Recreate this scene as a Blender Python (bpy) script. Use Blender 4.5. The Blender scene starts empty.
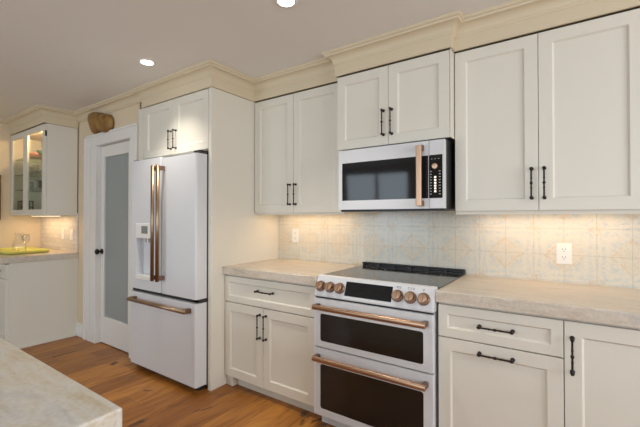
import bpy, bmesh, math, random
from mathutils import Vector, Matrix
random.seed(4)
S = bpy.context.scene
COL = S.collection
PI = math.pi

# ------------------------------------------------------------------ camera
cam_d = bpy.data.cameras.new('camera'); cam = bpy.data.objects.new('camera', cam_d); COL.objects.link(cam)
cam.location = (0, 0, 1.301)
cam.rotation_euler = (math.radians(90.61), math.radians(0.0), math.radians(34.76))
cam_d.sensor_width = 36; cam_d.lens = 366.27/640*36; cam_d.clip_start = 0.02
S.camera = cam

# ------------------------------------------------------------------ world, exposure
w = bpy.data.worlds.new('world'); S.world = w; w.use_nodes = True
w.node_tree.nodes['Background'].inputs[0].default_value = (0.75, 0.86, 1.0, 1)
w.node_tree.nodes['Background'].inputs[1].default_value = 0.4
S.view_settings.view_transform = 'Standard'; S.view_settings.look = 'None'
S.view_settings.exposure = 0.36; S.view_settings.gamma = 1.0; S.view_settings.use_curve_mapping = False

def area(name, loc, target, sx, sy, power, color, spread=180):
    d = bpy.data.lights.new(name, 'AREA'); d.shape = 'RECTANGLE'; d.size = sx; d.size_y = sy
    d.energy = power; d.color = color; d.spread = math.radians(spread)
    o = bpy.data.objects.new(name, d); COL.objects.link(o); o.location = loc
    o.rotation_euler = (Vector(target)-Vector(loc)).to_track_quat('-Z', 'Y').to_euler()
    return o
DAY = (0.76, 0.89, 1.0); WARM = (1.0, 0.66, 0.36); CAN = (1.0, 0.91, 0.80)
# daylight at unseen windows; the wide rear and right ones are added for fill
area('added_daylight_rear', (-0.3, -3.44, 1.62), (-0.3, 0, 1.5), 3.0, 1.4, 58, DAY)
area('daylight_left_rear_window', (-3.7, -3.46, 1.45), (-2.9, 1.7, 0.8), 1.5, 1.7, 23, DAY, 130)
area('added_daylight_right', (2.93, 0.7, 1.6), (0, 0.7, 1.4), 1.9, 1.4, 60, (0.90, 0.94, 1.0))

# ------------------------------------------------------------------ materials
def mat(name):
    m = bpy.data.materials.new(name); m.use_nodes = True
    nt = m.node_tree; b = nt.nodes['Principled BSDF']; return m, nt, b
def setc(b, c): b.inputs['Base Color'].default_value = (*c, 1)
def node(nt, t, **kw):
    n = nt.nodes.new(t)
    for k, v in kw.items(): setattr(n, k, v)
    return n
def M_(nt, op, a, b=None, c=None):
    n = nt.nodes.new('ShaderNodeMath'); n.operation = op
    for i, x in enumerate((a, b, c)):
        if x is None: continue
        if isinstance(x, (int, float)): n.inputs[i].default_value = x
        else: nt.links.new(x, n.inputs[i])
    return n.outputs[0]
def noise(nt, scale, detail=3, vec=None, rough=0.5, dist=0.0):
    n = node(nt, 'ShaderNodeTexNoise'); n.inputs['Scale'].default_value = scale
    n.inputs['Detail'].default_value = detail; n.inputs['Roughness'].default_value = rough; n.inputs['Distortion'].default_value = dist
    if vec is not None: nt.links.new(vec, n.inputs['Vector'])
    return n.outputs['Fac']
def objco(nt): return node(nt, 'ShaderNodeTexCoord').outputs['Object']
def mapping(nt, vec, scale=(1,1,1), rot=(0,0,0), loc=(0,0,0)):
    n = node(nt, 'ShaderNodeMapping'); n.inputs['Scale'].default_value = scale
    n.inputs['Rotation'].default_value = rot; n.inputs['Location'].default_value = loc
    nt.links.new(vec, n.inputs['Vector']); return n.outputs[0]
def ramp(nt, fac, stops):
    n = node(nt, 'ShaderNodeValToRGB'); nt.links.new(fac, n.inputs[0]); e = n.color_ramp.elements
    while len(e) < len(stops): e.new(0.5)
    for i, (p, c) in enumerate(stops):
        e[i].position = p; e[i].color = (*c, 1) if len(c) == 3 else c
    return n.outputs[0]
def mixc(nt, fac, a, b, mode='MIX'):
    n = node(nt, 'ShaderNodeMix', data_type='RGBA', blend_type=mode)
    for i, x in ((0, fac), (6, a), (7, b)):
        if isinstance(x, (int, float)): n.inputs[i].default_value = x
        elif isinstance(x, tuple): n.inputs[i].default_value = (*x, 1)
        else: nt.links.new(x, n.inputs[i])
    return n.outputs[2]
def bump(nt, b, h, strength=0.2, dist=0.002):
    n = node(nt, 'ShaderNodeBump'); n.inputs['Strength'].default_value = strength; n.inputs['Distance'].default_value = dist
    nt.links.new(h, n.inputs['Height']); nt.links.new(n.outputs[0], b.inputs['Normal'])
def paint(name, c, rough=0.45, var=0.02, bumpy=0.03):
    m, nt, b = mat(name); v = objco(nt)
    f = noise(nt, 3.0, 3, v)
    nt.links.new(mixc(nt, f, tuple(x*(1-var) for x in c), tuple(min(1, x*(1+var)) for x in c)), b.inputs['Base Color'])
    b.inputs['Roughness'].default_value = rough
    bump(nt, b, noise(nt, 220, 2, v), bumpy, 0.001)
    return m
def metal(name, c, rough=0.3, aniso=None):
    m, nt, b = mat(name); v = mapping(nt, objco(nt), aniso or (40, 40, 40))
    f = noise(nt, 8, 2, v)
    nt.links.new(mixc(nt, f, tuple(x*.9 for x in c), tuple(min(1, x*1.08) for x in c)), b.inputs['Base Color'])
    b.inputs['Metallic'].default_value = 1; b.inputs['Roughness'].default_value = rough
    return m
def plain(name, c, rough=0.5, metallic=0, emit=None, es=1):
    m, nt, b = mat(name); v = objco(nt); f = noise(nt, 30, 2, v)
    nt.links.new(mixc(nt, f, tuple(x*.97 for x in c), tuple(min(1, x*1.03) for x in c)), b.inputs['Base Color'])
    b.inputs['Roughness'].default_value = rough; b.inputs['Metallic'].default_value = metallic
    if emit: b.inputs['Emission Color'].default_value = (*emit, 1); b.inputs['Emission Strength'].default_value = es
    return m

CREAM = (0.77, 0.715, 0.61)
M = {}
M['cab'] = paint('cabinet_paint', (0.725, 0.69, 0.60), 0.42)
M['crown'] = paint('crown_bounce_tint', (0.66, 0.565, 0.40), 0.45)  # cabinet paint with warm bounce and shade mixed into the colour
M['wall'] = paint('wall_paint', (0.70, 0.58, 0.41), 0.7, 0.02, 0.1)
M['ceil'] = paint('ceiling_paint', (0.82, 0.815, 0.79), 0.85, 0.01, 0.1)
M['trim'] = paint('white_trim_paint', (0.78, 0.76, 0.72), 0.4)
M['white'] = paint('appliance_white', (0.68, 0.69, 0.705), 0.32, 0.01, 0.0)
M['copper'] = metal('brushed_copper', (0.50, 0.33, 0.225), 0.38)
M['bronze'] = metal('brushed_bronze', (0.36, 0.25, 0.165), 0.38)
M['copper_dark'] = metal('dark_copper', (0.27, 0.17, 0.12), 0.35)
M['iron'] = plain('black_iron', (0.018, 0.014, 0.012), 0.45, 0.5)
M['black'] = plain('black_plastic', (0.02, 0.02, 0.022), 0.4)
M['blackglass'] = plain('black_glass', (0.012, 0.012, 0.013), 0.06); M['blackglass'].node_tree.nodes['Principled BSDF'].inputs['IOR'].default_value = 1.35
M['ovenglass'] = plain('oven_glass', (0.016, 0.013, 0.011), 0.12)
M['plate'] = plain('outlet_plastic', (0.82, 0.80, 0.76), 0.3)
M['slot'] = plain('dark_slot', (0.05, 0.05, 0.05), 0.6)
M['steel'] = metal('steel', (0.6, 0.6, 0.6), 0.3)
M['greyplastic'] = plain('grey_screen', (0.20, 0.23, 0.22), 0.25)
M['print'] = plain('white_print', (0.5, 0.5, 0.52), 0.6)
M['lamp'] = plain('lamp_lens', (1, 1, 1), 0.5, 0, (1.0, 0.93, 0.82), 9)
M['strip'] = plain('strip_lens', (1, 1, 1), 0.5, 0, (1.0, 0.80, 0.55), 3)
M['legend'] = plain('panel_legend', (0.9, 0.9, 0.9), 0.5, 0, (1.0, 0.85, 0.6), 0.6)
M['pink'] = None

# cooktop: dark glass with fine grey fleck
m, nt, b = mat('cooktop_glass'); v = objco(nt)
nt.links.new(ramp(nt, noise(nt, 320, 2, v), [(0.4, (0.015, 0.015, 0.016)), (0.8, (0.10, 0.10, 0.10))]), b.inputs['Base Color'])
b.inputs['Roughness'].default_value = 0.10; M['cooktop'] = m

# clear glass without refraction, so shelves and panes stay legible
def thin_glass(name, tint, gloss_rough=0.02, body=0.0):
    m = bpy.data.materials.new(name); m.use_nodes = True; nt = m.node_tree
    for n in list(nt.nodes): nt.nodes.remove(n)
    out = node(nt, 'ShaderNodeOutputMaterial'); tr = node(nt, 'ShaderNodeBsdfTransparent'); gl = node(nt, 'ShaderNodeBsdfGlossy')
    tr.inputs[0].default_value = (*tint, 1); gl.inputs['Roughness'].default_value = gloss_rough
    fr = node(nt, 'ShaderNodeLayerWeight'); fr.inputs[0].default_value = 0.12
    mx = node(nt, 'ShaderNodeMixShader'); nt.links.new(M_(nt, 'ADD', M_(nt, 'MULTIPLY', fr.outputs['Facing'], 0.35), 0.035), mx.inputs[0])
    nt.links.new(tr.outputs[0], mx.inputs[1]); nt.links.new(gl.outputs[0], mx.inputs[2])
    last = mx.outputs[0]
    if body:
        df = node(nt, 'ShaderNodeBsdfDiffuse'); df.inputs[0].default_value = (*tint, 1)
        m2 = node(nt, 'ShaderNodeMixShader'); m2.inputs[0].default_value = body
        nt.links.new(last, m2.inputs[1]); nt.links.new(df.outputs[0], m2.inputs[2]); last = m2.outputs[0]
    nt.links.new(last, out.inputs[0]); return m
M['glass'] = thin_glass('clear_glass', (0.95, 0.97, 0.95))
M['shelfglass'] = thin_glass('shelf_glass', (0.84, 0.90, 0.84), 0.02, 0.12)
M['crystal'] = thin_glass('crystal_glass', (0.97, 0.97, 0.96), 0.03, 0.03)

# frosted pantry glass
m, nt, b = mat('frosted_glass'); v = objco(nt)
nt.links.new(mixc(nt, noise(nt, 60, 3, v), (0.40, 0.44, 0.43), (0.46, 0.50, 0.49)), b.inputs['Base Color'])
b.inputs['Roughness'].default_value = 0.38; b.inputs['Transmission Weight'].default_value = 0.35
bump(nt, b, noise(nt, 300, 2, v), 0.15, 0.001); M['frost'] = m

# oak floor, planks along Y
m, nt, b = mat('oak_floor'); v = objco(nt)
sw = node(nt, 'ShaderNodeSeparateXYZ'); nt.links.new(v, sw.inputs[0]); X, Y, Zc = sw.outputs
PW = 0.19
xi = M_(nt, 'FLOOR', M_(nt, 'DIVIDE', M_(nt, 'ADD', X, 2.106+19), PW))
wn = node(nt, 'ShaderNodeTexWhiteNoise', noise_dimensions='1D'); nt.links.new(xi, wn.inputs['W'])
yy = M_(nt, 'ADD', M_(nt, 'DIVIDE', Y, 1.75), M_(nt, 'MULTIPLY', wn.outputs['Value'], 7.0))
yi = M_(nt, 'FLOOR', yy)
w2 = node(nt, 'ShaderNodeTexWhiteNoise', noise_dimensions='2D'); cm = node(nt, 'ShaderNodeCombineXYZ')
nt.links.new(xi, cm.inputs[0]); nt.links.new(yi, cm.inputs[1]); nt.links.new(cm.outputs[0], w2.inputs['Vector'])
rnd = w2.outputs['Value']
cg = node(nt, 'ShaderNodeCombineXYZ'); nt.links.new(M_(nt, 'MULTIPLY', X, 7.0), cg.inputs[0]); nt.links.new(M_(nt, 'MULTIPLY', Y, 1.1), cg.inputs[1]); nt.links.new(M_(nt, 'MULTIPLY', rnd, 40.0), cg.inputs[2])
grain = noise(nt, 2.2, 6, cg.outputs[0], 0.6, 1.2)
base = ramp(nt, grain, [(0.25, (0.18, 0.062, 0.008)), (0.5, (0.33, 0.125, 0.020)), (0.75, (0.44, 0.19, 0.036))])
tone = ramp(nt, rnd, [(0.0, (0.70, 0.64, 0.58)), (0.55, (1.0, 1.0, 0.98)), (1.0, (1.30, 1.36, 1.38))])
c1 = mixc(nt, 1.0, base, tone, 'MULTIPLY')
ck = node(nt, 'ShaderNodeCombineXYZ'); nt.links.new(M_(nt, 'MULTIPLY', X, 5.0), ck.inputs[0]); nt.links.new(M_(nt, 'MULTIPLY', Y, 2.2), ck.inputs[1]); nt.links.new(M_(nt, 'MULTIPLY', rnd, 9.0), ck.inputs[2])
kn = noise(nt, 1.3, 3, ck.outputs[0], 0.55, 0.6)
c2 = mixc(nt, ramp(nt, kn, [(0.64, (0, 0, 0)), (0.70, (0.85, 0.85, 0.85))]), c1, (0.05, 0.022, 0.010))
fx = M_(nt, 'FRACT', M_(nt, 'DIVIDE', M_(nt, 'ADD', X, 2.106+19), PW)); ex = M_(nt, 'MINIMUM', fx, M_(nt, 'SUBTRACT', 1.0, fx))
fy = M_(nt, 'FRACT', yy); ey = M_(nt, 'MINIMUM', fy, M_(nt, 'SUBTRACT', 1.0, fy))
seam = M_(nt, 'MAXIMUM', M_(nt, 'LESS_THAN', ex, 0.007), M_(nt, 'LESS_THAN', ey, 0.0009))
nt.links.new(mixc(nt, M_(nt, 'MULTIPLY', seam, 0.6), c2, (0.07, 0.03, 0.012)), b.inputs['Base Color'])
b.inputs['Roughness'].default_value = 0.42
bump(nt, b, M_(nt, 'SUBTRACT', grain, seam), 0.12, 0.002); M['floor'] = m

# quartzite: cream stone with long soft gold and grey bands
def stone(name, rot, cols, sc=1.0):
    m, nt, b = mat(name); v = objco(nt)
    a = noise(nt, 1.0, 6, mapping(nt, v, (2.0*sc, 9*sc, 9*sc), (0, 0, rot)), 0.62, 1.3)
    c = noise(nt, 1.0, 8, mapping(nt, v, (7*sc, 30*sc, 30*sc), (0, 0, rot+.1)), 0.7, 0.8)
    d = noise(nt, 90, 3, v)
    k1 = ramp(nt, a, [(0.30, cols[0]), (0.42, cols[1]), (0.55, cols[2]), (0.68, cols[3])])
    k2 = mixc(nt, ramp(nt, c, [(0.5, (0, 0, 0)), (0.75, (0.7, 0.7, 0.7))]), k1, cols[4])
    k3 = mixc(nt, 0.25, k2, ramp(nt, d, [(0.3, (0.45, 0.42, 0.36)), (0.7, (0.80, 0.76, 0.70))]))
    nt.links.new(k3, b.inputs['Base Color']); b.inputs['Roughness'].default_value = 0.28
    bump(nt, b, d, 0.04, 0.001); return m
M['stone'] = stone('quartzite', 0.05, [(0.42, 0.31, 0.21), (0.58, 0.49, 0.38), (0.65, 0.57, 0.47), (0.52, 0.47, 0.41), (0.40, 0.32, 0.24)])
M['island_stone'] = stone('island_quartzite', 0.35, [(0.52, 0.42, 0.22), (0.66, 0.60, 0.48), (0.72, 0.70, 0.65), (0.56, 0.57, 0.56), (0.55, 0.46, 0.29)], 1.5)

# worn patterned cement tile, 15 cm
m, nt, b = mat('patterned_tile'); v = objco(nt)
sw = node(nt, 'ShaderNodeSeparateXYZ'); nt.links.new(v, sw.inputs[0]); X, _, Zt = sw.outputs
def cell(c, off, per): return M_(nt, 'SUBTRACT', M_(nt, 'FRACT', M_(nt, 'ADD', M_(nt, 'DIVIDE', M_(nt, 'SUBTRACT', c, off), per), 100.5)), 0.5)
wob = M_(nt, 'MULTIPLY', M_(nt, 'SUBTRACT', noise(nt, 25, 3, v), 0.5), 0.05)
u = M_(nt, 'ABSOLUTE', cell(X, -0.05, 0.305)); t = M_(nt, 'ABSOLUTE', cell(Zt, 1.083, 0.305))
d = M_(nt, 'ADD', M_(nt, 'ADD', u, t), wob)
r = M_(nt, 'SQRT', M_(nt, 'ADD', M_(nt, 'POWER', M_(nt, 'SUBTRACT', 0.5, u), 2), M_(nt, 'POWER', M_(nt, 'SUBTRACT', 0.5, t), 2)))
scroll = M_(nt, 'SINE', M_(nt, 'ADD', M_(nt, 'MULTIPLY', d, 95.0), M_(nt, 'MULTIPLY', M_(nt, 'SINE', M_(nt, 'MULTIPLY', M_(nt, 'SUBTRACT', u, t), 75.0)), 2.2)))
rings = M_(nt, 'SINE', M_(nt, 'ADD', M_(nt, 'MULTIPLY', r, 90.0), M_(nt, 'MULTIPLY', M_(nt, 'SINE', M_(nt, 'MULTIPLY', M_(nt, 'ADD', u, t), 80.0)), 2.2)))
inside = M_(nt, 'LESS_THAN', d, 0.34)
band = M_(nt, 'MULTIPLY', M_(nt, 'GREATER_THAN', d, 0.27), inside)
tan = M_(nt, 'MAXIMUM', band, M_(nt, 'MULTIPLY', inside, M_(nt, 'GREATER_THAN', scroll, 0.1)))
blue = M_(nt, 'MULTIPLY', M_(nt, 'SUBTRACT', 1.0, inside), M_(nt, 'GREATER_THAN', rings, 0.0))
tan2 = M_(nt, 'MULTIPLY', M_(nt, 'LESS_THAN', r, 0.13), M_(nt, 'LESS_THAN', rings, 0.2))
wear = ramp(nt, noise(nt, 60, 5, v, 0.75), [(0.40, (0, 0, 0)), (0.62, (1, 1, 1))])
big = noise(nt, 5, 3, v)
basec = mixc(nt, big, (0.66, 0.62, 0.52), (0.73, 0.67, 0.55))
k = mixc(nt, M_(nt, 'MULTIPLY', M_(nt, 'MULTIPLY', blue, wear), 0.75), basec, (0.43, 0.50, 0.53))
k = mixc(nt, M_(nt, 'MULTIPLY', M_(nt, 'MULTIPLY', M_(nt, 'MAXIMUM', tan, tan2), wear), 0.62), k, (0.60, 0.43, 0.25))
gx = M_(nt, 'ABSOLUTE', cell(X, 0.1025-0.07625, 0.1525)); gz = M_(nt, 'ABSOLUTE', cell(Zt, 1.083+0.07625, 0.1525))
gr = M_(nt, 'MAXIMUM', M_(nt, 'GREATER_THAN', gx, 0.491), M_(nt, 'GREATER_THAN', gz, 0.491))
nt.links.new(mixc(nt, M_(nt, 'MULTIPLY', gr, 0.45), k, (0.38, 0.34, 0.28)), b.inputs['Base Color'])
b.inputs['Roughness'].default_value = 0.22
bump(nt, b, M_(nt, 'SUBTRACT', M_(nt, 'MULTIPLY', noise(nt, 40, 2, v), 0.3), gr), 0.25, 0.001); M['tile'] = m

# bar tile: small pale stacked tile
m, nt, b = mat('bar_tile'); v = objco(nt)
br = node(nt, 'ShaderNodeTexBrick'); br.inputs['Scale'].default_value = 1.0; br.inputs['Brick Width'].default_value = 0.15; br.inputs['Row Height'].default_value = 0.05
br.inputs['Mortar Size'].default_value = 0.003; br.inputs['Color1'].default_value = (0.72, 0.66, 0.58, 1); br.inputs['Color2'].default_value = (0.62, 0.56, 0.49, 1); br.inputs['Mortar'].default_value = (0.55, 0.5, 0.44, 1)
nt.links.new(mapping(nt, v, (1, 1, 1), (PI/2, 0, 0)), br.inputs['Vector'])
nt.links.new(br.outputs['Color'], b.inputs['Base Color']); b.inputs['Roughness'].default_value = 0.2; M['bartile'] = m

# ochre gilt ornament
m, nt, b = mat('ochre_gilt'); v = objco(nt)
nt.links.new(ramp(nt, noise(nt, 9, 5, v, 0.65), [(0.3, (0.12, 0.055, 0.010)), (0.55, (0.27, 0.14, 0.028)), (0.8, (0.42, 0.26, 0.07))]), b.inputs['Base Color'])
b.inputs['Roughness'].default_value = 0.5; bump(nt, b, noise(nt, 30, 4, v), 0.6, 0.01); M['ochre'] = m
M['pink'] = plain('coral_glaze', (0.62, 0.24, 0.19), 0.3)
M['lime'] = plain('lime_lacquer', (0.74, 0.72, 0.16), 0.3)
M['frame'] = plain('walnut_frame', (0.14, 0.06, 0.025), 0.4)
M['art'] = plain('muted_canvas', (0.45, 0.40, 0.33), 0.7)
M['green'] = plain('sage_glaze', (0.35, 0.42, 0.28), 0.3)

# ------------------------------------------------------------------ mesh helpers
ORG = {}
def obj(name, bm, m, parent=None, bevel=0.0, smooth=False, seg=2):
    bmesh.ops.recalc_face_normals(bm, faces=bm.faces)
    me = bpy.data.meshes.new(name)
    org = ORG.get(parent.name, Vector((0, 0, 0))) if parent else Vector((0, 0, 0))
    if org.length: bmesh.ops.translate(bm, verts=bm.verts, vec=-org)
    bm.to_mesh(me); bm.free()
    o = bpy.data.objects.new(name, me); COL.objects.link(o)
    ms = m if isinstance(m, (list, tuple)) else [m]
    for x in ms: me.materials.append(x)
    if parent: o.parent = parent; ORG[o.name] = org
    if smooth:
        for p in me.polygons: p.use_smooth = True
    if bevel:
        md = o.modifiers.new('bevel', 'BEVEL'); md.width = bevel; md.segments = seg; md.limit_method = 'ANGLE'; md.angle_limit = math.radians(40)
        md.harden_normals = False
    return o
def thing(name, label, cat, loc, group=None):
    o = bpy.data.objects.new(name, None); COL.objects.link(o); o.location = loc; o.empty_display_size = 0.05
    ORG[o.name] = Vector(loc); return tag(o, label, cat, group)
def tag(o, label, cat, group=None, kind=None):
    o['label'] = label; o['category'] = cat
    if group: o['group'] = group
    if kind: o['kind'] = kind
    return o
def struct(name, bm, m, parent=None, **kw):
    o = obj(name, bm, m, parent, **kw)
    if parent is None: o['kind'] = 'structure'
    return o
def box(bm, x0, x1, y0, y1, z0, z1, mi=0):
    vs = [bm.verts.new(p) for p in ((x0,y0,z0),(x1,y0,z0),(x1,y1,z0),(x0,y1,z0),(x0,y0,z1),(x1,y0,z1),(x1,y1,z1),(x0,y1,z1))]
    for f in ((0,3,2,1),(4,5,6,7),(0,1,5,4),(1,2,6,5),(2,3,7,6),(3,0,4,7)):
        bm.faces.new([vs[i] for i in f]).material_index = mi
    return bm
def B(*boxes):
    bm = bmesh.new()
    for a in boxes: box(bm, *a)
    return bm
def rings(bm, rs, close=True, cap0=True, cap1=True, mi=0):
    R = [[bm.verts.new(p) for p in r] for r in rs]
    for a, c in zip(R, R[1:]):
        n = len(a)
        for i in range(n if close else n-1):
            bm.faces.new((a[i], a[(i+1) % n], c[(i+1) % n], c[i])).material_index = mi
    if cap0: bm.faces.new(R[0][::-1]).material_index = mi
    if cap1: bm.faces.new(R[-1]).material_index = mi
    return bm
def lathe(bm, prof, o=(0,0,0), axis='Z', n=24, cap=True):
    """prof: (radius, height) along axis from o"""
    rs = []
    for r, h in prof:
        ring = []
        for i in range(n):
            a = 2*PI*i/n; c, s = r*math.cos(a), r*math.sin(a)
            p = {'Z': (c, s, h), 'Y': (c, h, s), 'X': (h, c, s)}[axis]
            ring.append((o[0]+p[0], o[1]+p[1], o[2]+p[2]))
        rs.append(ring)
    return rings(bm, rs, True, cap, cap)
def rrect(x0, x1, z0, z1, r, n=5):
    pts = []
    for cx, cz, a0 in ((x1-r, z1-r, 0), (x0+r, z1-r, 90), (x0+r, z0+r, 180), (x1-r, z0+r, 270)):
        for i in range(n+1):
            a = math.radians(a0+90*i/n); pts.append((cx+r*math.cos(a), cz+r*math.sin(a)))
    return pts
def rslab(bm, x0, x1, z0, z1, r, y0, y1, n=5):
    P = rrect(x0, x1, z0, z1, r, n)
    return rings(bm, [[(a, y1, c) for a, c in P], [(a, y0, c) for a, c in P]])
def shaker(bm, x0, x1, z0, z1, yf, th=0.02, fw=0.062, dep=0.010, ch=0.007):
    """one shaker leaf facing -Y: slab, flat frame, chamfer, recessed field"""
    def q(i, y): return [(x0+i, y, z0+i), (x1-i, y, z0+i), (x1-i, y, z1-i), (x0+i, y, z1-i)]
    e = 0.0015
    return rings(bm, [q(0, yf+th), q(0, yf+e), q(e, yf), q(fw, yf), q(fw+ch, yf+dep-.002), q(fw+ch+.001, yf+dep)])
def tube(bm, pts, r, n=10):
    pts = [Vector(p) for p in pts]; rs = []
    for i, p in enumerate(pts):
        d = (pts[min(i+1, len(pts)-1)]-pts[max(i-1, 0)]).normalized()
        up = Vector((0, 0, 1)) if abs(d.z) < .9 else Vector((1, 0, 0))
        s = d.cross(up).normalized(); t = s.cross(d)
        rr = r[i] if isinstance(r, (list, tuple)) else r
        rs.append([tuple(p+(s*math.cos(2*PI*k/n)+t*math.sin(2*PI*k/n))*rr) for k in range(n)])
    return rings(bm, rs)
def pull(parent, x, z, yf, L, vert):
    """black wrought bar pull, beaded in the middle, on two ball posts"""
    bm = bmesh.new(); off = 0.030; y = yf-off; h = L/2
    prof = [(0.0015,-h-.008),(.006,-h-.006),(.0085,-h),(.007,-h+.006),(.0042,-h+.010),(.0042,-.028),(.0062,-.026),(.0042,-.022),(.0038,-.008),(.0065,-.004),(.0075,0),(.0065,.004),(.0038,.008),(.0042,.022),(.0062,.026),(.0042,.028),(.0042,h-.010),(.007,h-.006),(.0085,h),(.006,h+.006),(.0015,h+.008)]
    lathe(bm, prof, (x, y, z), 'Z' if vert else 'X', 10)
    for s in (-1, 1):
        px, pz = (x, z+s*h) if vert else (x+s*h, z)
        lathe(bm, [(.0048, 0.0), (.0048, off-.005), (.0095, off-.004), (.0095, off)], (px, y, pz), 'Y', 12)
    return obj('pull_handle', bm, M['iron'], parent, smooth=True)
def leaf(parent, name, x0, x1, z0, z1, yf, p=None, fw=0.062, label=None):
    o = obj(name, shaker(bmesh.new(), x0, x1, z0, z1, yf, fw=fw), M['cab'], parent)
    if label: o['label'] = label
    if p: pull(o, *p)
    return o

CEIL = 2.45; WALLY = 2.57; DY = 1.81; LX = -5.555
# ------------------------------------------------------------------ room shell
RX, RY = 2.8, -3.3
struct('floor', B((LX-.1, RX+.1, RY-.1, 3.4, -0.06, 0)), M['floor'])
struct('ceiling', B((LX-.1, RX+.1, RY-.1, 3.4, CEIL, CEIL+.06)), M['ceil'])
struct('wall_back', B((-3.27, RX+.1, WALLY, WALLY+.1, 0, CEIL)), M['wall'])
DX0, DX1, DZ = -4.07, -3.40, 2.045
struct('wall_pantry', B((LX-.1, DX0-.02, DY, DY+.12, 0, CEIL), (DX1+.02, -3.27, DY, DY+.12, 0, CEIL), (DX0-.02, DX1+.02, DY, DY+.12, DZ+.02, CEIL), (-3.39, -3.27, DY+.12, WALLY+.1, 0, CEIL)), M['wall'])
struct('wall_pantry_rear', B((LX-.1, -3.27, 3.2, 3.3, 0, CEIL)), M['trim'])
struct('wall_left', B((LX-.1, LX, RY, DY, 0, CEIL)), M['wall'])
struct('wall_right', B((RX, RX+.1, RY, WALLY, 0, .55), (RX, RX+.1, RY, WALLY, 2.35, CEIL), (RX, RX+.1, RY, -.3, .55, 2.35), (RX, RX+.1, 1.7, WALLY, .55, 2.35)), M['wall'])
struct('wall_rear', B((LX, RX, RY-.1, RY, 0, .55), (LX, RX, RY-.1, RY, 2.35, CEIL), (LX, -4.5, RY-.1, RY, .55, 2.35), (-2.9, -1.85, RY-.1, RY, .55, 2.35), (1.25, RX, RY-.1, RY, .55, 2.35)), M['wall'])
# frames of unseen windows; wide rear and right ones added to carry fill light
def wframe(name, a0, a1, z0, z1, c0, c1, vert_x):
    bm = bmesh.new()
    def bx(p, q, r, s):
        if vert_x: box(bm, c0, c1, p, q, r, s)
        else: box(bm, p, q, c0, c1, r, s)
    bx(a0, a0+.06, z0, z1); bx(a1-.06, a1, z0, z1); bx(a0+.06, a1-.06, z0, z0+.06); bx(a0+.06, a1-.06, z1-.06, z1)
    mid = (a0+a1)/2; bx(mid-.03, mid+.03, z0+.06, z1-.06)
    struct(name, bm, M['trim'])
wframe('added_window_1', -1.85, 1.25, .55, 2.35, RY-.09, RY-.03, False)
wframe('window_3', -4.5, -2.9, .55, 2.35, RY-.09, RY-.03, False)
wframe('added_window_2', -.3, 1.7, .55, 2.35, RX+.03, RX+.09, True)

# crown moulding: mitred sweep along the wall and cabinet faces
BARX = -4.52; BARY = 1.49; FY = 1.797; FX0 = -3.185; PX = -2.242; UY = 2.245; MY = 2.172; MX0 = -1.362; MX1 = -0.588
path = [(LX, RY), (LX, BARY), (BARX, BARY), (BARX, DY), (FX0, DY), (FX0, FY), (PX, FY), (PX, UY), (MX0, UY), (MX0, MY), (MX1, MY), (MX1, UY), (1.18, UY)]
def offs(i, d):
    def nrm(a, c):
        dx, dy = c[0]-a[0], c[1]-a[1]; L = math.hypot(dx, dy); return (dy/L, -dx/L)
    ns = []
    if i > 0: ns.append(nrm(path[i-1], path[i]))
    if i < len(path)-1: ns.append(nrm(path[i], path[i+1]))
    if len(ns) == 1: nx, ny = ns[0]
    else: nx, ny = ns[0][0]+ns[1][0], ns[0][1]+ns[1][1]
    return (path[i][0]+nx*d, path[i][1]+ny*d)
CRW = [(0, 2.352), (0.010, 2.352), (0.012, 2.362), (0.017, 2.366)]
for k in range(9):
    a = PI/2*k/8; CRW.append((0.019+0.042*(1-math.cos(a)), 2.369+0.048*math.sin(a)))
CRW += [(0.064, 2.420), (0.066, 2.430), (0.074, 2.433), (0.078, 2.440), (0.078, 2.4495), (0, 2.4495)]
CRC = [(0, 2.287), (0.012, 2.287), (0.012, 2.360), (0.016, 2.364), (0.018, 2.370)]
for k in range(9):
    a = PI/2*k/8; CRC.append((0.021+0.040*(1-math.cos(a)), 2.374+0.044*math.sin(a)))
CRC += CRW[-6:]
def crown(i0, i1, prof): 
    bm = bmesh.new(); rings(bm, [[(*offs(i, d), z) for d, z in prof] for i in range(i0, i1+1)]); return bm
struct('trim_1', crown(0, 1, CRW), M['crown'])
struct('trim_2', crown(3, 4, CRW), M['crown'])

# pantry door, casing, baseboards
struct('trim_3', B((-4.30, DX0+.0, DY-.022, DY-.0005, 0, DZ+.0), (DX1, -3.29, DY-.022, DY-.0005, 0, DZ), (-4.30, -3.29, DY-.022, DY-.0005, DZ, DZ+.10),
    (-4.32, -4.30, DY-.03, DY-.0005, 0, DZ+.12), (-4.32, -3.29, DY-.03, DY-.0005, DZ+.10, DZ+.12), (-4.20, -4.185, DY-.027, DY-.0225, 0, DZ+.02)), M['trim'], bevel=.004)
struct('trim_4', B((DX0-.019, DX0+.0, DY, DY+.119, 0, DZ), (DX1, DX1+.019, DY, DY+.119, 0, DZ), (DX0-.019, DX1+.019, DY, DY+.119, DZ, DZ+.019)), M['trim'])
dr = tag(bpy.data.objects.new('door_1', None), 'white pantry door with one tall frosted glass pane', 'door'); COL.objects.link(dr)
dr.location = (-3.715, DY+.05, 0); dr['kind'] = 'structure'; ORG[dr.name] = Vector(dr.location)
GX0, GX1, GZ0, GZ1 = -4.0, -3.52, 0.275, 1.925
obj('door_frame', B((DX0+.003, GX0, DY+.030, DY+.070, .008, DZ-.004), (GX1, DX1-.003, DY+.030, DY+.070, .008, DZ-.004), (GX0, GX1, DY+.030, DY+.070, .008, GZ0), (GX0, GX1, DY+.030, DY+.070, GZ1, DZ-.004)), M['trim'], dr, bevel=.004)
obj('frosted_pane', B((GX0, GX1, DY+.047, DY+.053, GZ0, GZ1)), M['frost'], dr)
bm = bmesh.new(); kx, kz = DX0+.038, 0.948
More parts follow.
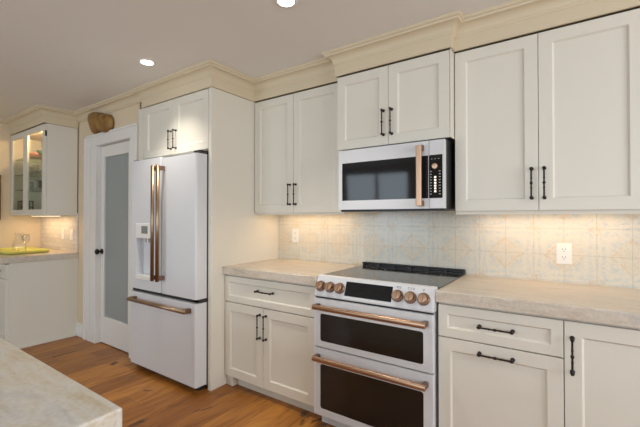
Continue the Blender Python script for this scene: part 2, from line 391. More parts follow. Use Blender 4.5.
lathe(bm, [(.028, 0), (.028, -.006), (.011, -.010), (.010, -.032), (.020, -.036), (.028, -.046), (.028, -.056), (.018, -.066), (.004, -.068)], (kx, DY+.030, kz), 'Y', 20)
obj('door_knob', bm, M['iron'], dr, smooth=True)
struct('baseboard_pantry', B((BARX+.001, -4.322, DY-.016, DY-.0005, 0, .12), (BARX+.001, -4.322, DY-.010, DY-.0005, .12, .145)), M['trim'], bevel=.003)
struct('baseboard_left', B((LX, LX+.016, RY, 1.16, 0, .14)), M['trim'], bevel=.003)

# ------------------------------------------------------------------ base cabinets
BY = 1.925
def carcass(parent, x0, x1, yb=WALLY-.001, yf=BY+.021, z1=.861, toe=True):
    obj('carcass', B((x0, x1, yf, yb, .105, z1)), M['cab'], parent)
    obj('toe_kick', B((x0, x1, yf+.045, yf+.06, 0, .105)), M['cab'], parent)
LB0, LB1 = PX+.002, -1.358
c = thing('base_cabinet', 'cream base cabinet with drawer and two doors left of the range', 'cabinet', ((LB0+LB1)/2, 2.25, 0), 'base cabinets on the range wall')
carcass(c, LB0, LB1)
obj('foot', B((LB0, LB0+.075, BY+.021, BY+.066, 0, .105)), M['cab'], c, bevel=.003)
leaf(c, 'drawer', LB0+.004, LB1-.012, .655, .850, BY, (-1.812, .768, BY, .145, False), fw=.045)
mid = -1.832
leaf(c, 'door', LB0+.004, mid-.0015, .082, .648, BY, (mid-.030, .517, BY, .165, True))
leaf(c, 'door', mid+.0015, LB1-.012, .082, .648, BY, (mid+.030, .517, BY, .165, True))

RB0, RB1 = -.588, -.041
c = thing('base_cabinet', 'cream base cabinet with drawer over one panel, both with horizontal pulls', 'cabinet', ((RB0+RB1)/2, 2.25, 0), 'base cabinets on the range wall')
carcass(c, RB0, RB1)
leaf(c, 'drawer', RB0+.003, RB1-.0015, .688, .850, BY, (-.312, .768, BY, .145, False), fw=.045)
leaf(c, 'pull_out_front', RB0+.003, RB1-.0015, .082, .682, BY, (-.312, .636, BY, .145, False), fw=.06)
RC0, RC1 = -.040, .60
c = thing('base_cabinet', 'cream base cabinet with one tall door and vertical pull, right of the drawer cabinet', 'cabinet', ((RC0+RC1)/2, 2.25, 0), 'base cabinets on the range wall')
carcass(c, RC0, RC1)
leaf(c, 'door', RC0+.0015, RC1-.004, .082, .850, BY, (RC0+.030, .708, BY, .145, True))

c = thing('base_cabinet', 'cream two-door base cabinet at the right end of the counter', 'cabinet', (.89, 2.25, 0), 'base cabinets on the range wall')
carcass(c, .601, 1.18)
leaf(c, 'door', .604, .889, .082, .850, BY, (.86, .708, BY, .145, True)); leaf(c, 'door', .892, 1.177, .082, .850, BY, (.92, .708, BY, .145, True))

def slab(x0, x1, y0, y1, z0, z1, m, name, lab, cat='countertop', group=None):
    return tag(obj(name, B((x0, x1, y0, y1, z0, z1)), m, bevel=.005, seg=3), lab, cat, group)
slab(PX+.001, -1.3535, 1.905, WALLY-.014, .8615, .923, M['stone'], 'countertop', 'thick beige stone countertop left of the range beside the refrigerator panel')
slab(-.5955, 1.19, 1.905, WALLY-.014, .8615, .923, M['stone'], 'countertop', 'long thick beige stone countertop right of the range')
tag(obj('tile_backsplash', B((PX+.001, 1.18, WALLY-.013, WALLY-.0005, .855, 1.352)), M['tile']), 'worn blue and tan patterned tile backsplash behind the range', 'backsplash')

# ------------------------------------------------------------------ outlets
def outlet(x, z, y, label, group=None, mm='plate', kind='duplex'):
    t = thing('wall_outlet' if kind == 'duplex' else 'light_switch', label, 'outlet' if kind == 'duplex' else 'switch', (x, y, z), group)
    bm = bmesh.new(); rslab(bm, x-.038, x+.038, z-.060, z+.060, .006, y-.006, y-.0003); obj('cover_plate', bm, M[mm], t, bevel=.0015)
    if kind == 'duplex':
        for s in (-1, 1):
            zc = z+s*.0225
            bm = bmesh.new(); rslab(bm, x-.017, x+.017, zc-.0145, zc+.0145, .008, y-.008, y-.0061); r_ = obj('socket', bm, M[mm], t)
            obj('slot', B((x-.0085, x-.0062, y-.0083, y-.0081, zc-.001, zc+.008), (x+.0062, x+.0085, y-.0083, y-.0081, zc-.001, zc+.008), (x-.0025, x+.0025, y-.0083, y-.0081, zc-.0105, zc-.006)), M['slot'], r_)
    else:
        obj('rocker', B((x-.016, x+.016, y-.010, y-.0061, z-.033, z+.033)), M[mm], t, bevel=.002)
    return t
TY = WALLY-.013
outlet(-.050, 1.091, TY, 'white duplex outlet on the tile right of the range')
outlet(-2.035, 1.14, TY, 'pale duplex outlet on the tile left of the range, near the panel')

# ------------------------------------------------------------------ range
R0, R1 = -1.352, -.5975; RF = 1.88
rg = thing('double_oven_range', 'white slide-in double oven range with copper handles and knobs', 'range', ((R0+R1)/2, 2.2, 0))
obj('oven_body', B((R0+.006, R1-.006, RF+.03, WALLY-.03, .09, .80), (R0+.006, R1-.006, 1.96, WALLY-.03, .80, .915), (R0+.02, R1-.02, RF+.06, WALLY-.06, 0, .09)), M['white'], rg)
obj('gap_shade_sheet', B((R0+.004, R1-.004, RF+.020, RF+.0299, .10, .80)), M['black'], rg)  # black sheet standing in for the shade in the gaps between oven doors
obj('cooktop', B((R0-.004, R1+.010, 1.955, 2.515, .9235, .9295)), M['cooktop'], rg, bevel=.002)
bm = bmesh.new()
P = [(1.965, .905), (1.965, .9275), (1.950, .9345), (1.928, .930), (RF+.006, .818), (RF+.006, .808), (1.965, .808)]
rings(bm, [[(x, y, z) for y, z in P] for x in (R0, R1)])
cp = obj('control_panel', bm, M['white'], rg, bevel=.002)
# slanted front: along (1.928,.930) -> (RF+.006,.818)
A0 = Vector((0, 1.928, .930)); A1 = Vector((0, RF+.006, .818)); dn = (A1-A0).normalized(); nn = Vector((0, dn.z, -dn.y)).normalized()
if nn.y > 0: nn = -nn
rot = nn.to_track_quat('Z', 'Y').to_matrix()
def onpanel(bm, x, s, lift=0.0):
    p = A0+dn*s+nn*lift
    Mx = Matrix.Translation((x, p.y, p.z)) @ rot.to_4x4()
    bmesh.ops.transform(bm, matrix=Mx, verts=bm.verts)
bm = bmesh.new()
sx = rot @ Vector((1, 0, 0)); flip = abs(sx.x) < .5
for (bx0, bx1, by0, by1) in [(-.150, .150, -.043, .043)]:
    if flip: box(bm, by0, by1, bx0, bx1, 0, .003)
    else: box(bm, bx0, bx1, by0, by1, 0, .003)
onpanel(bm, -.985, .062, -.0005)
ds = obj('display', bm, M['blackglass'], cp)
KX = [-1.312, -1.243, -1.173, -.800, -.727, -.654]
for x in KX:
    bm = bmesh.new(); lathe(bm, [(.033, 0), (.033, .012), (.030, .016)], (0, 0, 0), 'Z', 28)
    onpanel(bm, x, .066, -.0005); kb = obj('knob', bm, M['copper_dark'], cp, smooth=False, bevel=.001)
    bm = bmesh.new(); lathe(bm, [(.0255, .0135), (.0255, .020), (.024, .034), (.022, .037), (.010, .038)], (0, 0, 0), 'Z', 28)
    for k in range(0):
        pass
    if flip: box(bm, -.020, .020, -.0045, .0045, .030, .044)
    else: box(bm, -.0045, .0045, -.020, .020, .030, .044)
    onpanel(bm, x, .066, -.0005); obj('knob_cap', bm, M['copper'], kb)
bm = bmesh.new()
for x in (-.81, -.80, -.79, -.745, -.73, -.715, -.66):
    for q in (0, 1):
        a = (-.0035, .0035, -.0015, .0015) if not flip else (-.0015, .0015, -.0035, .0035)
        b2 = bmesh.new(); box(b2, *a, 0, .0004); onpanel(b2, x, .014+q*.007, 0.0); obj('burner_legend', b2, M['slot'], cp)
def oven_door(z0, z1, wz0, wz1, hz, lab):
    bm = bmesh.new()
    Po = rrect(R0, R1, z0, z1, .004); Pi = rrect(R0+.049, R1-.052, wz0, wz1, .014)
    n = len(Po)
    rings(bm, [[(a, RF+.03, c) for a, c in Po], [(a, RF+.003, c) for a, c in Po], [(a+(.003 if a < -1 else -.003), RF, c) for a, c in Po], [(a, RF, c) for a, c in Pi], [(a, RF+.003, c) for a, c in Pi]])
    d = obj('oven_door', bm, M['white'], rg); d['label'] = lab
    bm = bmesh.new(); rslab(bm, R0+.0495, R1-.0525, wz0+.0005, wz1-.0005, .0135, RF+.0012, RF+.0028); obj('oven_window', bm, M['ovenglass'], d)
    bm = bmesh.new(); hy = RF-.052; hx0, hx1 = R0+.028, R1-.024
    PH = [(hy-.012*math.cos(t_), hz+.016*math.sin(t_)) for t_ in [2*PI*k/20 for k in range(20)]]
    rings(bm, [[(x, y, z) for y, z in PH] for x in (hx0, hx1)])
    h = obj('door_handle', bm, M['copper'], d, bevel=.002, smooth=False)
    for p in h.data.polygons: p.use_smooth = len(p.vertices) == 4
    for s, xx in ((-1, hx0+.012), (1, hx1-.012)):
        bm = bmesh.new(); box(bm, xx-.013, xx+.013, hy+.0, RF-.0005, hz-.011, hz+.015); obj('handle_post', bm, M['copper_dark'], h, bevel=.004)
oven_door(.498, .796, .534, .704, .752, 'upper oven door with shorter window')
oven_door(.075, .490, .118, .392, .438, 'lower oven door with taller window')
# rear vent trim on the cooktop
bm = bmesh.new()
x0, x1 = R0+.004, R1+.004
box(bm, x0, x1, 2.516, 2.552, .9235, .934)
box(bm, x0, x1, 2.546, 2.552, .934, .956)
for k in range(7):
    xx = x0+(x1-x0)*k/6; box(bm, xx-.014 if k else xx, xx+.014 if k < 6 else xx, 2.522, 2.5459, .934, .956)
tube(bm, [(x0, 2.518, .952), (x1, 2.518, .952)], .006)
obj('vent_trim', bm, M['black'], rg, bevel=.002)
bm = bmesh.new()
for (bx, byy, r_) in ((-1.17, 2.10, .095), (-.78, 2.10, .11), (-1.17, 2.37, .08), (-.78, 2.37, .08), (-.975, 2.28, .06)):
    n = 40
    o1 = [(bx+r_*math.cos(2*PI*k/n), byy+r_*math.sin(2*PI*k/n)) for k in range(n)]; o2 = [(bx+(r_-.002)*math.cos(2*PI*k/n), byy+(r_-.002)*math.sin(2*PI*k/n)) for k in range(n)]
    va = [bm.verts.new((*p, .92985)) for p in o1]; vb = [bm.verts.new((*p, .92985)) for p in o2]
    for k in range(n): bm.faces.new((va[k], va[(k+1) % n], vb[(k+1) % n], vb[k]))
obj('burner_ring', bm, M['print'], rg)

# ------------------------------------------------------------------ microwave
MW0, MW1, MF = -1.322, -.606, 2.125
mw = thing('microwave', 'white over-range microwave with copper handle above the cooktop', 'microwave', ((MW0+MW1)/2, 2.35, 1.345))
obj('housing', B((MW0, MW1, MF+.032, WALLY-.014, 1.346, 1.758)), M['black'], mw, bevel=.003)
SE = -.698
bm = bmesh.new()
W0, W1, WZ0, WZ1 = MW0+.030, SE-.004, 1.413, 1.665
# door = frame of white around a dark window, both one leaf
box(bm, MW0+.002, SE-.001, MF, MF+.032, 1.353, WZ0); box(bm, MW0+.002, SE-.001, MF, MF+.032, WZ1, 1.752)
box(bm, MW0+.002, W0, MF, MF+.032, WZ0, WZ1); box(bm, W1, SE-.001, MF, MF+.032, WZ0, WZ1)
md = obj('microwave_door', bm, M['white'], mw)
bm = bmesh.new(); rslab(bm, W0+.0, W1, WZ0, WZ1, .004, MF+.001, MF+.020); obj('door_window', bm, M['blackglass'], md)
bm = bmesh.new(); hx, hy = -.743, MF-.045
PH = rrect(hx-.017, hx+.017, hy-.008, hy+.008, .006, 4)
rings(bm, [[(a, c, z) for a, c in PH] for z in (1.368, 1.722)])
h = obj('door_handle', bm, M['copper'], md, bevel=.002)
for z_ in (1.375, 1.700): obj('handle_post', B((hx-.017, hx+.017, hy+.0081, MF-.0005, z_-.008, z_+.026)), M['copper_dark'], h, bevel=.003)
bm = bmesh.new(); box(bm, SE+.001, MW1-.001, MF, MF+.032, 1.353, 1.752); cpn = obj('control_side', bm, M['white'], mw, bevel=.002)
bm = bmesh.new(); rslab(bm, SE+.0015, MW1-.013, WZ0, WZ1, .005, MF-.0015, MF-.0002); pad = obj('control_pad', bm, M['blackglass'], cpn)
cx_ = (SE+MW1-.013)/2-.002
bm = bmesh.new(); lathe(bm, [(.017, 0), (.017, -.012), (.015, -.015), (.006, -.016)], (cx_, MF-.0016, 1.598), 'Y', 24); obj('dial', bm, M['copper'], pad)
bm = bmesh.new()
for r_ in range(9):
    for c_ in (-1, 1):
        bm = bmesh.new(); box(bm, cx_+c_*.026-.005, cx_+c_*.026+.005, MF-.0019, MF-.0016, 1.435+r_*.0165, 1.439+r_*.0165); obj('key_legend', bm, M['print'], pad)
for c_ in (-.02, 0, .02): bm = bmesh.new(); box(bm, cx_+c_-.004, cx_+c_+.004, MF-.0019, MF-.0016, 1.640, 1.643); obj('key_legend', bm, M['print'], pad)
bm = bmesh.new()
for r_ in range(6):
    bm = bmesh.new(); box(bm, cx_-.006, cx_+.006, MF-.0019, MF-.0016, 1.447+r_*.0165, 1.458+r_*.0165); obj('lit_key', bm, M['legend'], pad)
obj('vent_grille', B((MW0+.01, MW1-.01, MF+.02, MF+.10, 1.339, 1.346)), M['black'], mw)
bm = bmesh.new(); box(bm, -1.00, -.90, MF+.12, MF+.18, 1.3425, 1.3459); obj('task_lamp', bm, M['greyplastic'], mw)

# ------------------------------------------------------------------ wall cabinets
UZ0, UZ1 = 1.335, 2.284
def strip_light(x0, x1, y, z, power, label, group):
    t = thing('under_cabinet_light', label, 'light', ((x0+x1)/2, y, z), group)
    obj('housing', B((x0, x1, y-.012, y+.012, z-.010, z-.0005)), M['plate'], t)
    obj('lens', B((x0+.01, x1-.01, y-.008, y+.008, z-.012, z-.0101)), M['strip'], t)
    d = bpy.data.lights.new('strip_lamp', 'AREA'); d.shape = 'RECTANGLE'; d.size = x1-x0-.03; d.size_y = .016; d.energy = power; d.color = WARM
    l = bpy.data.objects.new('strip_lamp', d); COL.objects.link(l); l.location = ((x0+x1)/2, y, z-.0135)
def upper(x0, x1, ys, z0, z1, label, mid, pz, gaps=(.008, .008)):
    c = thing('wall_cabinet', label, 'cabinet', ((x0+x1)/2, (ys+WALLY)/2, z0), 'wall cabinets on the range wall')
    obj('carcass', B((x0+.001, x1-.001, ys+.021, WALLY-.0145, z0+.015, z1)), M['cab'], c)
    leaf(c, 'door', x0+gaps[0], mid-.0015, z0, z1-.006, ys, (mid-.032, pz, ys, .155, True))
    leaf(c, 'door', mid+.0015, x1-gaps[1], z0, z1-.006, ys, (mid+.026, pz, ys, .155, True))
    return c
c = upper(PX, MX0, UY, 1.338, UZ1, 'tall cream two-door wall cabinet between refrigerator panel and microwave', -1.814, 1.482)
obj('crown_molding', crown(7, 8, CRC), M['crown'], c)
obj('light_rail', B((PX+.002, MX0-.002, UY+.021, UY+.036, 1.322, 1.3525)), M['cab'], c)
c = upper(MX0, MX1, MY, 1.768, UZ1, 'short cream two-door wall cabinet directly above the microwave', -.976, 1.912, (.002, .004))
obj('crown_molding', crown(9, 10, CRC), M['crown'], c)
for (xa, i0, i1) in ((MX0, 8, 9), (MX1, 10, 11)):
    obj('crown_molding', crown(i0, i1, CRC), M['crown'], c)
obj('side_panel', B((MX1-.0009, MX1+.003, MY+.002, UY+.05, 1.768, UZ1)), M['cab'], c)
c = upper(MX1+.004, .285, UY, 1.338, UZ1, 'large cream two-door wall cabinet right of the microwave', -.153, 1.482, (.004, .004))
obj('light_rail', B((MX1+.006, .283, UY+.021, UY+.036, 1.318, 1.3445)), M['cab'], c)
obj('crown_molding', crown(11, 12, CRC), M['crown'], c)
c = thing('wall_cabinet', 'cream two-door wall cabinet at the right end of the row', 'cabinet', (.7, 2.4, 1.33), 'wall cabinets on the range wall')
obj('carcass', B((.287, 1.18, UY+.021, WALLY-.0145, 1.345, UZ1)), M['cab'], c)
leaf(c, 'door', .29, .73, 1.33, UZ1-.006, UY, (.70, 1.482, UY, .155, True)); leaf(c, 'door', .734, 1.176, 1.33, UZ1-.006, UY, (.764, 1.482, UY, .155, True))
strip_light(-2.16, -1.45, 2.43, 1.352, 1.0, 'slim warm light bar under the wall cabinet left of the microwave', 'under-cabinet lights')
strip_light(-.50, .25, 2.43, 1.3445, 0.95, 'slim warm light bar under the large wall cabinet right of the microwave', 'under-cabinet lights')

# ------------------------------------------------------------------ refrigerator surround
c = thing('refrigerator_cabinet', 'cream tall surround with two short doors over the refrigerator', 'cabinet', (-2.74, 2.15, 0))
obj('side_panel', B((PX-.036, PX, FY, WALLY-.0005, 0, UZ1+.002)), M['cab'], c, bevel=.0015)['label'] = 'right end panel, fully exposed'
obj('side_panel', B((-3.268, -3.232, FY, WALLY-.0005, 0, UZ1+.002)), M['cab'], c, bevel=.0015)
obj('carcass', B((-3.231, PX-.037, FY+.022, WALLY-.0005, 1.82, UZ1+.002)), M['cab'], c)
obj('filler', B((-3.231, -3.178, FY, FY+.0215, 1.82, UZ1+.002)), M['cab'], c)
leaf(c, 'door', -3.175, -2.7235, 1.825, 2.284, FY, (-2.758, 1.945, FY, .145, True))
leaf(c, 'door', -2.7205, PX-.040, 1.825, 2.284, FY, (-2.690, 1.945, FY, .145, True))
obj('crown_molding', crown(4, 5, CRC), M['crown'], c)
obj('crown_molding', crown(5, 6, CRC), M['crown'], c)
obj('crown_molding', crown(6, 7, CRC), M['crown'], c)

# ------------------------------------------------------------------ refrigerator
F0, F1, FF = -3.200, -2.286, 1.695
fr = thing('refrigerator', 'white french door refrigerator with copper bar handles and water dispenser', 'refrigerator', ((F0+F1)/2, 2.1, 0))
obj('cabinet_body', B((F0+.008, F1-.008, FF+.098, WALLY-.06, .03, 1.775)), M['greyplastic'], fr)
obj('base_grille', B((F0+.03, F1-.03, FF+.05, FF+.097, .002, .065)), M['black'], fr)
gap = -2.737
def fdoor(name, x0, x1, z0, z1, yf):
    P = []
    r_ = .016
    pts = [(x0, yf+.096), (x0, yf+r_)]
    for k in range(5):
        a = PI/2*k/4; pts.append((x0+r_-r_*math.cos(a), yf+r_-r_*math.sin(a)))
    for k in range(5):
        a = PI/2*k/4; pts.append((x1-r_+r_*math.sin(a), yf+r_-r_*math.cos(a)))
    pts.append((x1, yf+.096))
    return [[(a, c, z0) for a, c in pts], [(a, c, z1) for a, c in pts]]
# left door with a dispenser recess: stacked slabs around the alcove
DL0, DL1, DZ0, DZ1 = -3.100, -2.850, .775, 1.245
bm = bmesh.new(); rings(bm, fdoor('', F0, DL0, .692, 1.780, FF)) if False else None
bm = bmesh.new()
rings(bm, fdoor('', F0, gap-.003, DZ1, 1.79, FF)); rings(bm, fdoor('', F0, gap-.003, .692, DZ0, FF))
r_ = .016; pts = [(F0, FF+.096), (F0, FF+r_)]+[(F0+r_-r_*math.cos(PI/2*k/4), FF+r_-r_*math.sin(PI/2*k/4)) for k in range(5)]+[(DL0, FF), (DL0, FF+.096)]
rings(bm, [[(a, c, z) for a, c in pts] for z in (DZ0, DZ1)])
pts = [(DL1, FF+.096), (DL1, FF)]+[(gap-.003-r_+r_*math.sin(PI/2*k/4), FF+r_-r_*math.cos(PI/2*k/4)) for k in range(5)]+[(gap-.003, FF+.096)]
rings(bm, [[(a, c, z) for a, c in pts] for z in (DZ0, DZ1)])
ld = obj('refrigerator_door', bm, M['white'], fr); ld['label'] = 'left door with dispenser alcove'
alc = obj('dispenser', B((DL0, DL1, FF+.060, FF+.077, DZ0, DZ1), (DL0, DL1, FF+.001, FF+.06, DZ1-.005, DZ1)), M['white'], ld)
obj('control_head', B((DL0-.004, DL1+.004, FF-.006, FF+.059, 1.125, 1.250)), M['plate'], alc, bevel=.004)
obj('screen', B((-3.015, -2.920, FF-.0075, FF-.0062, 1.165, 1.228)), M['greyplastic'], alc)
obj('drip_tray', B((DL0, DL1, FF-.010, FF+.059, .776, .812)), M['plate'], alc, bevel=.004)
obj('nozzle', B((-2.995, -2.955, FF+.015, FF+.045, 1.09, 1.1245)), M['steel'], alc, bevel=.003)
bm = bmesh.new(); rings(bm, fdoor('', gap+.003, F1, .692, 1.780, FF)); rd = obj('refrigerator_door', bm, M['white'], fr)
bm = bmesh.new(); rings(bm, fdoor('', F0, F1, .045, .662, FF)); fd = obj('freezer_drawer', bm, M['white'], fr)
for d_, hx in ((ld, gap-.027), (rd, gap+.043)):
    bm = bmesh.new(); hy = FF-.058
    PH = [(hx+.018*math.cos(2*PI*k/20), hy+.012*math.sin(2*PI*k/20)) for k in range(20)]
    rings(bm, [[(a, c, z) for a, c in PH] for z in (.795, 1.715)])
    h = obj('door_handle', bm, M['bronze'], d_)
    for p in h.data.polygons: p.use_smooth = len(p.vertices) == 4
    for z_ in (.803, 1.676): obj('handle_post', B((hx-.012, hx+.012, hy+.002, FF-.0005, z_, z_+.034)), M['copper_dark'], h, bevel=.004)
bm = bmesh.new(); hy = FF-.060; hz = .608
PH = [(hy+.011*math.cos(2*PI*k/20), hz+.015*math.sin(2*PI*k/20)) for k in range(20)]
rings(bm, [[(x, a, c) for a, c in PH] for x in (F0+.070, F1-.045)])
h = obj('drawer_handle', bm, M['bronze'], fd)
for p in h.data.polygons: p.use_smooth = len(p.vertices) == 4
for xx in (F0+.078, F1-.087): obj('handle_post', B((xx, xx+.034, hy+.002, FF-.0005, hz-.018, hz+.018)), M['copper_dark'], h, bevel=.004)
for z_ in (1.7805, .6625):
    obj('hinge', B((F1-.075, F1+.004, FF+.03, FF+.115, z_, z_+.026)), M['black'], fr, bevel=.004)
    obj('hinge', B((F0+.002, F0+.075, FF+.02, FF+.10, z_, z_+.022)), M['black'], fr, bevel=.004)
obj('door_gasket', B((F0+.012, F1-.012, FF+.03, FF+.097, .663, .691)), M['black'], fr)

# ------------------------------------------------------------------ bar nook
BB0, BB1, BBY = LX+.001, BARX, 1.185
c = thing('bar_base_cabinet', 'grey-cream base cabinet under the bar counter by the left wall', 'cabinet', (-5.04, 1.5, 0))
obj('carcass', B((BB0, BB1-.001, BBY+.021, DY-.001, .105, .853)), M['cab'], c)
obj('side_panel', B((BB1-.0009, BB1+.004, BBY+.024, DY-.001, 0, .853)), M['cab'], c)
obj('baseboard', B((BB1+.0041, BB1+.016, BBY+.024, DY-.017, 0, .022)), M['cab'], c, bevel=.003)
obj('toe_kick', B((BB0, BB1-.001, BBY+.08, BBY+.095, 0, .105)), M['cab'], c)
for k, (a, e) in enumerate(((BB0+.004, -5.04), (-5.037, BB1-.004))):
    leaf(c, 'drawer', a, e, .700, .842, BBY, ((a+e)/2, .77, BBY, .15, False), fw=.04)
    leaf(c, 'door', a, e, .09, .695, BBY, ((e-.03 if k == 0 else a+.03), .60, BBY, .15, True))
slab(LX+.001, BARX+.018, 1.14, DY-.001, .8535, .914, M['stone'], 'countertop', 'grey-beige stone bar countertop in the left corner')
tag(obj('bar_backsplash', B((LX+.001, BARX+.012, DY-.012, DY-.0005, .9145, 1.352)), M['bartile']), 'pale small-tile backsplash under the glass-door cabinet', 'backsplash')
outlet(-4.875, 1.108, DY-.012, 'left of two white switches on the bar backsplash', 'bar switches', 'plate', 'switch')
outlet(-4.645, 1.108, DY-.012, 'right of two white switches on the bar backsplash', 'bar switches', 'plate', 'switch')
# glass-front cabinet, hollow
c = thing('glass_door_cabinet', 'cream wall cabinet with two glazed doors above the bar counter', 'cabinet', (-5.04, 1.64, 1.32))
G0, G1, GB, GT = LX+.002, BARX, 1.325, 2.285
obj('carcass', B((G0, G0+.018, BARY+.021, DY-.0125, GB, GT), (G1-.018, G1, BARY+.021, DY-.0125, GB, GT), (G0+.018, G1-.018, BARY+.021, DY-.0125, GT-.018, GT), (G0+.018, G1-.018, BARY+.021, DY-.0125, GB, GB+.018), (G0+.018, G1-.018, DY-.020, DY-.0125, GB+.018, GT-.018)), M['cab'], c)
for k, (a, e) in enumerate(((G0+.002, -5.079), (-5.076, G1-.002))):
    bm = bmesh.new(); f_ = .062
    box(bm, a, a+f_, BARY, BARY+.02, GB, GT-.006); box(bm, e-f_, e, BARY, BARY+.02, GB, GT-.006); box(bm, a+f_, e-f_, BARY, BARY+.02, GB, GB+f_); box(bm, a+f_, e-f_, BARY, BARY+.02, GT-.006-f_, GT-.006)
    d_ = obj('glazed_door', bm, M['cab'], c, bevel=.002)
    obj('glass_pane', B((a+f_+.0002, e-f_-.0002, BARY+.009, BARY+.013, GB+f_, GT-.006-f_)), M['glass'], d_)
obj('hinge', B((G1-.004, G1+.002, BARY+.004, BARY+.018, 2.15, 2.21)), M['iron'], c)
obj('crown_molding', crown(1, 2, CRC), M['crown'], c); obj('crown_molding', crown(2, 3, CRC), M['crown'], c)
SH = (1.62, 1.80, 1.985)
for z_ in SH: obj('glass_shelf', B((G0+.019, G1-.019, BARY+.035, DY-.022, z_, z_+.008)), M['shelfglass'], c)
pk = obj('puck_light', lathe(bmesh.new(), [(.035, 0), (.035, -.010), (.030, -.012)], (-4.86, 1.64, GT-.0185), 'Z', 20), M['lamp'], c)
d = bpy.data.lights.new('cabinet_lamp', 'POINT'); d.energy = 5.5; d.color = WARM; d.shadow_soft_size = .02
l = bpy.data.objects.new('cabinet_lamp', d); COL.objects.link(l); l.location = (-4.86, 1.64, GT-.05)
strip_light(-5.4, -4.6, 1.66, GB, 1.8, 'slim warm light bar under the glass-door cabinet at the bar', 'under-cabinet lights')

# things in the glass cabinet
def tumbler(x, y, z, r=.032, h=.10):
    bm = bmesh.new(); lathe(bm, [(r*.2, 0), (r*.85, .0005), (r, h), (r*.94, h), (r*.8, .008), (r*.2, .008)], (x, y, z), 'Z', 20)
    return obj('glass_tumbler', bm, M['crystal'], smooth=True)
def plate_(x, y, z, r, m, name, lab):
    bm = bmesh.new(); lathe(bm, [(r*.1, 0), (r*.6, 0), (r, .05), (r*.97, .056), (r*.55, .010), (r*.1, .010)], (x, y, z), 'Z', 32)
    return tag(obj(name, bm, m, smooth=True), lab, 'bowl')
plate_(-5.20, 1.64, SH[2]+.0085, .115, M['pink'], 'serving_bowl', 'coral serving bowl on the top shelf of the glass cabinet, toward the left end')
plate_(-4.90, 1.64, SH[2]+.0085, .10, M['green'], 'serving_bowl', 'muted green bowl on the top shelf of the glass cabinet, right of the coral bowl')
tl = [(-4.85, 1.60, 1), (-4.98, 1.66, 1), (-5.10, 1.60, 1), (-4.88, 1.62, 0), (-5.00, 1.60, 0), (-5.12, 1.66, 0), (-5.32, 1.62, 0), (-5.35, 1.62, 1)]
lv = ['middle shelf', 'second glass shelf up']
side = {0: 'nearest the right side panel', 1: 'second from the right side', 2: 'third from the right side', 3: 'nearest the right side panel', 4: 'second from the right side', 5: 'third from the right side', 6: 'at the left end', 7: 'at the left end'}
for k, (x, y, lvl) in enumerate(tl):
    z_ = (SH[0] if lvl == 0 else SH[1])+.0085
    t_ = tumbler(x, y, z_); tag(t_, 'clear tumbler on the %s glass shelf of the bar cabinet, %s' % ('lowest' if lvl == 0 else 'middle', side[k]), 'glass', 'tumblers in the glass cabinet')
bm = bmesh.new(); xa, xb, za, zb, ya, yb = -5.50, -5.38, GB+.0185, GB+.175, 1.55, 1.66
for (x, y) in ((xa, ya), (xb, ya), (xa, yb), (xb, yb)): box(bm, x-.005, x+.005, y-.005, y+.005, za, zb)
for z_ in (za+.004, (za+zb)/2, zb-.009):
    box(bm, xa+.005, xb-.005, ya-.004, ya+.004, z_, z_+.009); box(bm, xa+.005, xb-.005, yb-.004, yb+.004, z_, z_+.009)
    box(bm, xa-.004, xa+.004, ya+.005, yb-.005, z_, z_+.009); box(bm, xb-.004, xb+.004, ya+.005, yb-.005, z_, z_+.009)
box(bm, -5.444, -5.436, ya-.004, ya+.004, za+.013, zb-.009)
tag(obj('metal_rack', bm, M['iron']), 'small black open metal rack on the floor of the glass cabinet', 'rack')

# tray with pitcher and stem glasses
tx, ty = -5.13, 1.45
bm = bmesh.new(); a_, b_ = .36, .20
def rrc(s, z): return [(tx+p, ty+q, z) for p, q in rrect(-a_*s, a_*s, -b_*s, b_*s, .05*s, 5)]
rings(bm, [rrc(.90, .9145), rrc(.97, .925), rrc(1.0, .945), rrc(.975, .945), rrc(.945, .928), rrc(.88, .920)])
tag(obj('serving_tray', bm, M['lime'], smooth=False), 'lime green serving tray on the bar countertop', 'tray')
bm = bmesh.new()
lathe(bm, [(.02, 0), (.058, .001), (.066, .02), (.064, .06), (.048, .11), (.036, .15), (.040, .19), (.044, .20), (.041, .20), (.033, .15), (.045, .11), (.060, .06), (.062, .02), (.02, .008)], (-5.28, 1.50, .9205), 'Z', 28)
pt = thing('glass_pitcher', 'clear glass pitcher standing on the lime tray', 'pitcher', (-5.28, 1.50, .9205))
obj('pitcher_body', bm, M['crystal'], pt, smooth=True)
bm = bmesh.new(); tube(bm, [(-5.240, 1.50, 1.10), (-5.205, 1.50, 1.105), (-5.185, 1.50, 1.075), (-5.190, 1.50, 1.03), (-5.222, 1.50, 1.00)], .006); obj('handle', bm, M['crystal'], pt, smooth=True)
for k, (x, y, lab) in enumerate(((-5.07, 1.50, 'clear wine glass on the lime tray, right beside the pitcher'), (-4.93, 1.46, 'clear wine glass on the lime tray, farthest from the pitcher'))):
    bm = bmesh.new(); lathe(bm, [(.034, 0), (.034, .002), (.006, .006), (.004, .08), (.012, .092), (.034, .12), (.038, .15), (.032, .195), (.030, .195), (.035, .15), (.031, .122), (.005, .096)], (x, y, .9205), 'Z', 24)
    tag(obj('wine_glass', bm, M['crystal'], smooth=True), lab, 'glass', 'wine glasses on the tray')

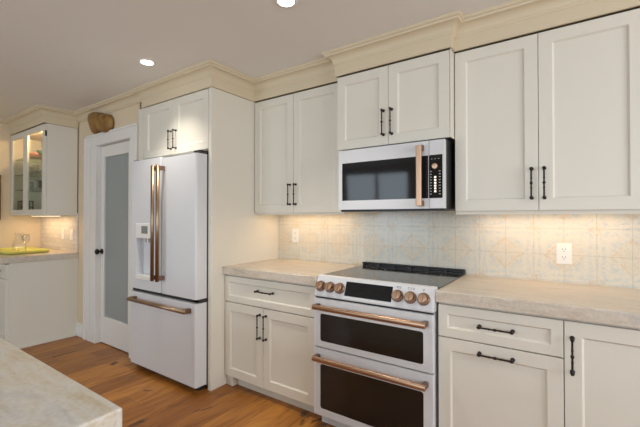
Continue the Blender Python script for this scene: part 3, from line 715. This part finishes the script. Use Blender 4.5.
# picture on left wall
pf = thing('picture_frame', 'dark walnut framed picture on the left wall beside the bar', 'picture', (LX+.002, 1.18, 1.55))
fy0, fy1, fz0, fz1 = .70, 1.395, 1.27, 1.80
obj('frame', B((LX+.0005, LX+.03, fy0, fy0+.04, fz0, fz1), (LX+.0005, LX+.03, fy1-.04, fy1, fz0, fz1), (LX+.0005, LX+.03, fy0+.04, fy1-.04, fz0, fz0+.04), (LX+.0005, LX+.03, fy0+.04, fy1-.04, fz1-.04, fz1)), M['frame'], pf)
obj('canvas', B((LX+.0005, LX+.012, fy0+.04, fy1-.04, fz0+.04, fz1-.04)), M['art'], pf)

# ------------------------------------------------------------------ ornament above the door
bm = bmesh.new()
ocx, ocz = -3.97, 2.285
outl = [(x-ocx, z-ocz) for x, z in [(-4.222, 2.396), (-4.137, 2.407), (-4.013, 2.385), (-3.913, 2.36), (-3.854, 2.335), (-3.778, 2.329), (-3.731, 2.289), (-3.712, 2.221), (-3.738, 2.151), (-3.852, 2.139), (-3.94, 2.168), (-3.985, 2.180), (-4.02, 2.152), (-4.134, 2.165), (-4.188, 2.262), (-4.238, 2.329)]]
rs = []
for s, dy in ((1.0, 0), (1.0, .025), (.93, .045), (.75, .060), (.45, .066), (.15, .068)):
    rs.append([(ocx+p*s, DY-.001-dy, ocz+q*s) for p, q in outl])
rings(bm, rs)
o = tag(obj('wall_ornament', bm, M['ochre'], smooth=True), 'ochre-gold lobed carved ornament hung above the pantry door', 'ornament')
md_ = o.modifiers.new('sub', 'SUBSURF'); md_.levels = 1; md_.render_levels = 2

# ------------------------------------------------------------------ island
isl = thing('kitchen_island', 'cream island base under the pale veined stone top', 'island', (-1.43, -.2, 0))
obj('body', B((-2.05, -.80, -.72, .355, .10, .853)), M['cab'], isl)
obj('plinth', B((-2.01, -.84, -.68, .31, 0, .10)), M['cab'], isl)
for k in range(2):
    xa = -2.03+k*.61; bm = shaker(bmesh.new(), xa, xa+.59, .12, .84, -.741); obj('panel', bm, M['cab'], isl)
slab(-2.10, -.757, -.77, .388, .8535, .914, M['island_stone'], 'island_countertop', 'pale veined stone island countertop in the near left foreground')

# ------------------------------------------------------------------ ceiling lights
def can(x, y, label, power=34):
    t = thing('recessed_light', label, 'light', (x, y, CEIL), 'recessed ceiling lights')
    bm = bmesh.new(); lathe(bm, [(.040, -.0005), (.062, -.0005), (.062, -.004), (.048, -.007), (.040, -.003)], (x, y, CEIL), 'Z', 32, cap=False)
    bm.verts.ensure_lookup_table()
    obj('trim_ring', bm, M['plate'], t, smooth=True)
    bm = bmesh.new(); lathe(bm, [(.046, -.0045), (.040, -.0055), (.005, -.006)], (x, y, CEIL), 'Z', 32); obj('lens', bm, M['lamp'], t)
    d = bpy.data.lights.new('can_lamp', 'SPOT'); d.energy = power; d.color = CAN; d.spot_size = math.radians(102); d.spot_blend = 1.0; d.shadow_soft_size = .05
    l = bpy.data.objects.new('can_lamp', d); COL.objects.link(l); l.location = (x, y, CEIL-.03)
can(-2.588, 1.486, 'round recessed ceiling light in front of the refrigerator')
can(-1.250, 1.485, 'round recessed ceiling light in front of the range, at the top edge')
